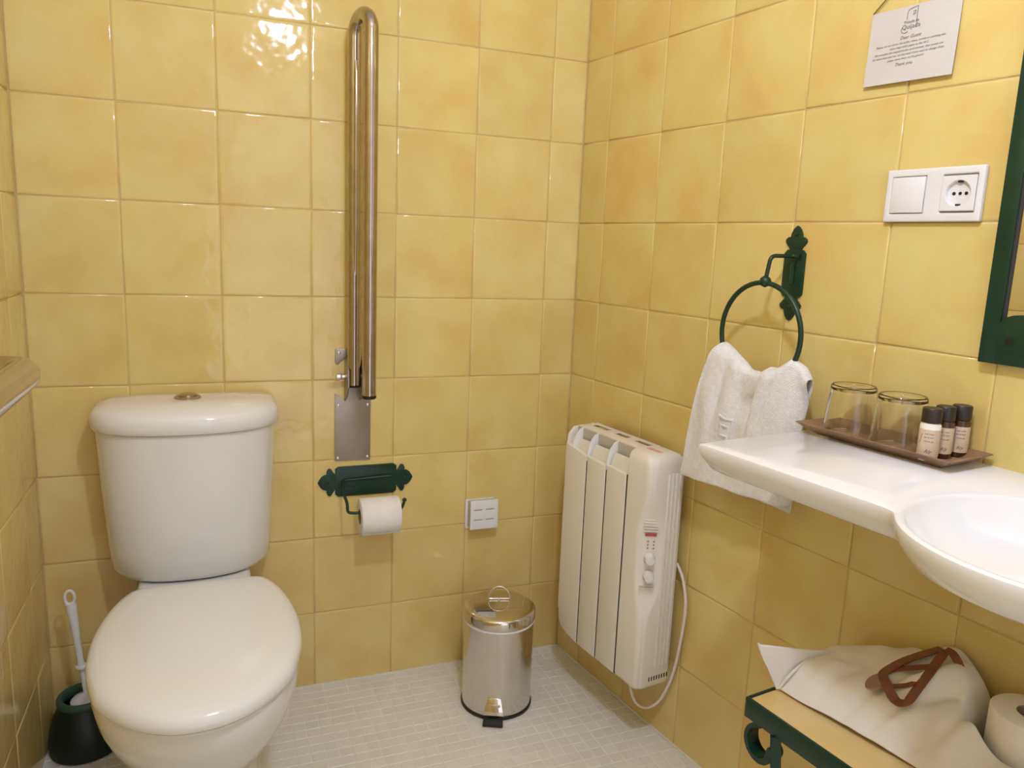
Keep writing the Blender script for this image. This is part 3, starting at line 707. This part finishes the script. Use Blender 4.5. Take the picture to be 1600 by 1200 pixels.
# ------------------------------------------------------------------ printed card
t = thing('notice_card', R((.907, 0, 1.49)), 'white printed notice card hanging on a brown cord', 'notice')
uA, uB, wA, wB = .8305, .9835, 1.434, 1.549
CT = lambda u, w: .003+.004*((w-1.549)/.115)**2+.0015*math.sin((u-.83)*12)
gd = [[(uA+(uB-uA)*i/24, CT(uA+(uB-uA)*i/24, wA+(wB-wA)*j/16), wA+(wB-wA)*j/16+(i/24)*-.003) for i in range(25)] for j in range(17)]
cd_ = part('card', [grid(gd)], M['paper'], t, F=R, solid=.0006, smooth=False)
part('cord', [tube([(.832, .004, 1.549), (.87, .006, 1.580), (.908, .008, 1.606)], .0011, 6)], M['string'], t, F=R)
part('cord', [tube([(.984, .004, 1.545), (.945, .006, 1.577), (.908, .008, 1.606)], .0011, 6)], M['string'], t, F=R)
part('nail', [lathe([(.0012, 0), (.0012, .010), (.003, .011), (.003, .012)], (.908, 0, 1.604), 10, axis='y')], M['chrome'], t, F=R)
wc = lambda a, b, d_: R((a, CT(a, b)+.0007+d_, b))
lines = [('Posada de', .0060, 1.5215, 0, .904), ('Quijada', .0095, 1.5130, 0, .904), ('Dear Guest', .0070, 1.4985, .25, .905),
 ('Please, do not throw the toilet, wipes, towels or anything else', .0044, 1.4915, .25, .905), ('other than toilet paper to the W.C.', .0044, 1.4855, .25, .905),
 ('We consider, for respect to the environment, that towels are', .0044, 1.4795, .25, .903), ('for more than one use, do not wash if you need to change them,', .0044, 1.4735, .25, .903),
 ('please leave them on the ground', .0044, 1.4675, .25, .901), ('Thank you.', .0066, 1.4585, .25, .900)]
for s_, sz, w_, sh, uc_ in lines:
    o = txt(s_, sz*1.07, R, cd_, 'printed_line', M['ink'], u=uc_, w=w_, shear=sh, wrap=wc, thick=.00003)
def stroke(pts, r_=.0004): return tube([(u, CT(u, w)+.0008, w) for u, w in pts], r_, 5)
part('printed_arch', [stroke([(.8955, 1.527), (.8955, 1.538), (.8975, 1.542), (.904, 1.5435), (.9125, 1.545), (.9125, 1.513)])], M['ink'], cd_, F=R)
part('printed_window', [stroke([(.905, 1.538), (.909, 1.539), (.909, 1.534), (.905, 1.533), (.907, 1.536)], .0005)], M['ink'], cd_, F=R)
part('printed_flourish', [stroke([(.889, 1.517), (.887, 1.513), (.889, 1.509), (.894, 1.507), (.899, 1.509)])], M['ink'], cd_, F=R)

# ------------------------------------------------------------------ mirror with green iron frame
t = thing('framed_mirror', R((1.35, 0, 1.35)), 'rectangular mirror in a dark green iron frame', 'mirror')
m0, m1, q0, q1 = 1.088, 1.66, 1.008, 1.80; fw = .024
part('mirror_glass', [box(m0+.006, m1-.006, .004, .008, q0+.02, q1-.02)], M['mirror'], t, F=R)
part('frame_backing', [box(m0+.004, m1-.004, 0, .004, q0+.006, q1-.006)], M['dark'], t, F=R)
# flat iron frame: side bars, and a scalloped plate at top and bottom
for a, b in ((m0, m0+fw), (m1-fw, m1)): part('side_bar', [box(a, b, .010, .016, q0, q1)], M['green'], t, F=R, bevel=.001)
part('inner_lip', [box(m0+fw-.003, m0+fw+.002, .007, .013, q0+.05, q1-.05)], M['dark'], t, F=R)
def scal(flip):
    pts = [(m0+.001, 0), (m1-.001, 0), (m1-.001, .048)]; n = 8; wdt = (m1-m0-2*fw)/n
    for k in range(n-1, -1, -1):
        for j in range(9, -1, -1):
            a = PI*j/9; u = m0+fw+wdt*(k+.5)-wdt*.5*math.cos(a); pts.append((u, .060+.014*math.sin(a)*(1 if k % 2 == 0 else .55)))
    pts.append((m0+.001, .060)); zb = q0 if not flip else q1
    return [(u, zb+(w if not flip else -w)) for u, w in pts]
for fp in (0, 1): part('end_plate', [prism(scal(fp), .0105, .0155)], M['green'], t, F=R, bevel=.0006)
for k in range(6):
    u = m0+.040+k*.095
    part('pierced_hole', [lathe([(.0055, .0155), (.0055, .0161)], (u, 0, q0+.034), 14, axis='y')], M['black'], t, F=R)
    part('pierced_slot', [tube([(u+.022, .0158, q0+.018), (u+.029, .0158, q0+.024), (u+.036, .0158, q0+.018)], .0016, 6)], M['dark'], t, F=R)

# ------------------------------------------------------------------ low bench
zb = .45
t = thing('low_bench', R((1.2, .14, 0)), 'low green iron bench with yellow tiled top under the basin', 'bench')
b0, b1, c0, c1 = .945, 1.50, .012, .272
rail = .034
part('front_rail', [box(b0, b1, c1-.005, c1, zb-rail, zb)], M['green'], t, F=R, bevel=.0008)
part('back_rail', [box(b0, b1, c0, c0+.005, zb-rail, zb)], M['green'], t, F=R, bevel=.0008)
part('side_rail', [box(b0, b0+.005, c0+.005, c1-.005, zb-rail, zb)], M['green'], t, F=R, bevel=.0008)
part('side_rail', [box(b1-.005, b1, c0+.005, c1-.005, zb-rail, zb)], M['green'], t, F=R, bevel=.0008)
part('support_board', [box(b0+.005, b1-.005, c0+.005, c1-.005, zb-.022, zb-.012)], M['dark'], t, F=R)
tw_ = (b1-b0-.012)/2; dd = (c1-c0-.012)
for k in range(2):
    part('top_tile', [box(b0+.006+k*tw_, b0+.006+(k+1)*tw_-.001, c0+.006, c1-.006, zb-.012, zb-.001)], M['benchtile'], t, F=R, bevel=.0012)
for u in (b0+.06, b1-.06):
    for v in (c0+.02, c1-.004):
        part('leg', [tube([(u, v-.002, zb-rail), (u+(.02 if u < 1.2 else -.02), v-.002, .25), (u, v-.002, 0.0)], .011, 4)], M['green'], t, F=R, smooth=False)
for u, s_ in ((b0, 1), (b1, -1)):
    sp = []
    for k in range(30):
        a = PI*.5+PI*1.62*k/29; rr_ = .033-.012*k/29
        sp.append((u+s_*(.034+rr_*.95*math.cos(a)), c1-.014, zb-rail-.033+rr_*math.sin(a)))
    V = []
    for k, p in enumerate(sp):
        a = PI*.5+PI*1.62*k/29; nx, nz = s_*math.cos(a), math.sin(a)
        th_ = .0035+.004*max(0, (k-14)/15) if k < 27 else .006-.002*(k-27)
        V.append([(p[0]+nx*th_, p[1]-.013, p[2]+nz*th_), (p[0]+nx*th_, p[1]+.013, p[2]+nz*th_), (p[0]-nx*th_, p[1]+.013, p[2]-nz*th_), (p[0]-nx*th_, p[1]-.013, p[2]-nz*th_)])
    part('scroll', [loft(V)], M['green'], t, F=R, ang=40)

# ------------------------------------------------------------------ cotton bag lying on the bench
t = thing('cotton_bag', R((1.08, .1, zb)), 'cream cotton bag lying crumpled on the low bench', 'bag')
G = [[(.930, .014, .455), (.945, .06, .487), (.960, .12, .499), (.968, .175, .495), (.957, .209, .453)],
     [(.985, .012, .492), (.99, .06, .511), (1.0, .11, .513), (1.0, .17, .500), (1.0, .208, .453)],
     [(1.05, .012, .524), (1.055, .06, .531), (1.06, .11, .523), (1.06, .165, .503), (1.055, .203, .457)],
     [(1.11, .012, .552), (1.115, .06, .556), (1.12, .11, .540), (1.12, .16, .510), (1.12, .198, .457)],
     [(1.155, .012, .548), (1.16, .05, .562), (1.175, .1, .545), (1.18, .15, .512), (1.18, .190, .453)],
     [(1.182, .012, .478), (1.195, .04, .505), (1.202, .115, .518), (1.25, .148, .505), (1.26, .192, .453)],
     [(1.195, .012, .453), (1.200, .03, .453), (1.206, .125, .470), (1.34, .146, .495), (1.35, .205, .453)],
     [(1.196, .012, .452), (1.201, .03, .452), (1.215, .130, .453), (1.40, .135, .453), (1.40, .195, .452)]]
P = patch(G, 9)
for i_, r_ in enumerate(P):
    for j_, p in enumerate(r_):
        h = max(0, min(1, (p.z-.455)/.03)); u, v = p.x, p.y
        f = 0
        wr_ = max(0, min(1, (u-1.02)/.10))
        f += .0075*wr_*math.sin((u*75+v*30)+3.5*noise.noise(Vector((u*9, v*9, 1))))+.006*wr_*noise.noise(Vector((u*30, v*14, 5)))
        f += -.010*math.exp(-(((u-1.145)+(v-.14)*.7)/.010)**2)*(1 if v > .10 else 0)-.008*math.exp(-(((u-1.20)+(v-.14)*.3)/.009)**2)*(1 if v > .09 else 0)
        f += -.005*math.exp(-(((u-1.065)-(.2-v)*.5)/.007)**2)*(1 if v > .12 else 0)+.004*math.exp(-(((u-1.08)-(.2-v)*.5)/.009)**2)*(1 if v > .12 else 0)
        f += .004*math.exp(-((u-.995-(.2-v)*.3)/.009)**2)*(1 if v > .14 else 0)-.006*math.exp(-((u-1.018-(.2-v)*.35)/.008)**2)*(1 if v > .13 else .2)
        f += .0065*noise.noise(Vector((u*22, v*22, 3)))+.0025*noise.noise(Vector((u*55, v*40, 9)))
        p.z += f*h
bg = part('bag_body', [grid(P)], M['canvas'], t, F=R, solid=.002, sub=1, ang=180)
MF = [[(.955, .211, .453), (.942, .224, .489), (.930, .236, .525)],
      [(.962, .195, .455), (.955, .205, .490), (.946, .212, .524)],
      [(.970, .165, .462), (.970, .160, .492), (.968, .155, .515)],
      [(.976, .12, .475), (.980, .115, .497), (.984, .105, .510)]]
part('bag_mouth', [grid(patch(MF, 6))], M['canvas'], t, F=R, solid=.002, ang=180)
part('mouth_hem', [tube(spline([(.955, .212, .453), (.944, .2235, .486), (.938, .229, .50), (.929, .237, .5265)], 5), .0022, 8)], M['canvas'], t, F=R)
part('mouth_hem', [tube(spline([(.957, .210, .454), (.968, .200, .482), (.970, .176, .4965), (.968, .15, .500)], 5), .0022, 8)], M['canvas'], t, F=R)
def ribbon(pts, w, name, mat, n=7):
    """flat strap along points ((u,v,z), side vector)"""
    C_ = spline([p for p in pts], n); rows = []
    for k, p in enumerate(C_):
        p = Vector(p); a = Vector(C_[max(k-1, 0)]); b = Vector(C_[min(k+1, len(C_)-1)]); tt = (b-a).normalized()
        up = Vector((0, 0, 1)) if name != 'x' else Vector((1, 0, 0))
        sd = tt.cross(Vector((-.2, .38, .9))).normalized()
        rows.append([tuple(p-sd*w/2), tuple(p+sd*w/2)])
    return part(name, [grid(rows)], mat, t, F=R, solid=.002, smooth=False)
up1 = [(1.112, .039, .562), (1.104, .074, .557), (1.092, .106, .546), (1.084, .130, .533), (1.089, .144, .531), (1.105, .157, .528), (1.121, .164, .519), (1.131, .162, .515), (1.140, .158, .522), (1.140, .140, .535), (1.139, .115, .552), (1.134, .085, .564), (1.128, .058, .571)]
ribbon(up1, .0145, 'leather_handle', M['leather'])
ribbon([(1.128, .058, .573), (1.140, .060, .573), (1.152, .064, .566), (1.160, .067, .556)], .012, 'leather_handle', M['leather'])
ribbon([(1.085, .127, .531), (1.095, .118, .539), (1.112, .106, .547), (1.130, .098, .556)], .010, 'leather_handle', M['leather'])
ribbon([(1.108, .152, .526), (1.118, .147, .531), (1.127, .139, .536), (1.133, .126, .542)], .008, 'leather_handle', M['leather'])
tb_ = [(1.087+.014*math.cos(a), .156+.0165*math.sin(a)) for a in [2*PI*k/24 for k in range(24)]]
sf = lambda u, v, h: (u, v, .521+(u-1.087)*.25-(v-.156)*.45+h)
part('leather_tab', [loft([[sf(u, v, .001) for u, v in tb_], [sf(u, v, .004) for u, v in tb_]])], M['tab'], t, F=R)

# ------------------------------------------------------------------ spare roll on the bench
rl = thing('spare_toilet_roll', R((1.262, .072, zb)), 'white toilet roll standing on end on the bench beside bag', 'toilet roll')
roll_parts(rl, (1.262, .072, zb), 'z', .100, .050, R)
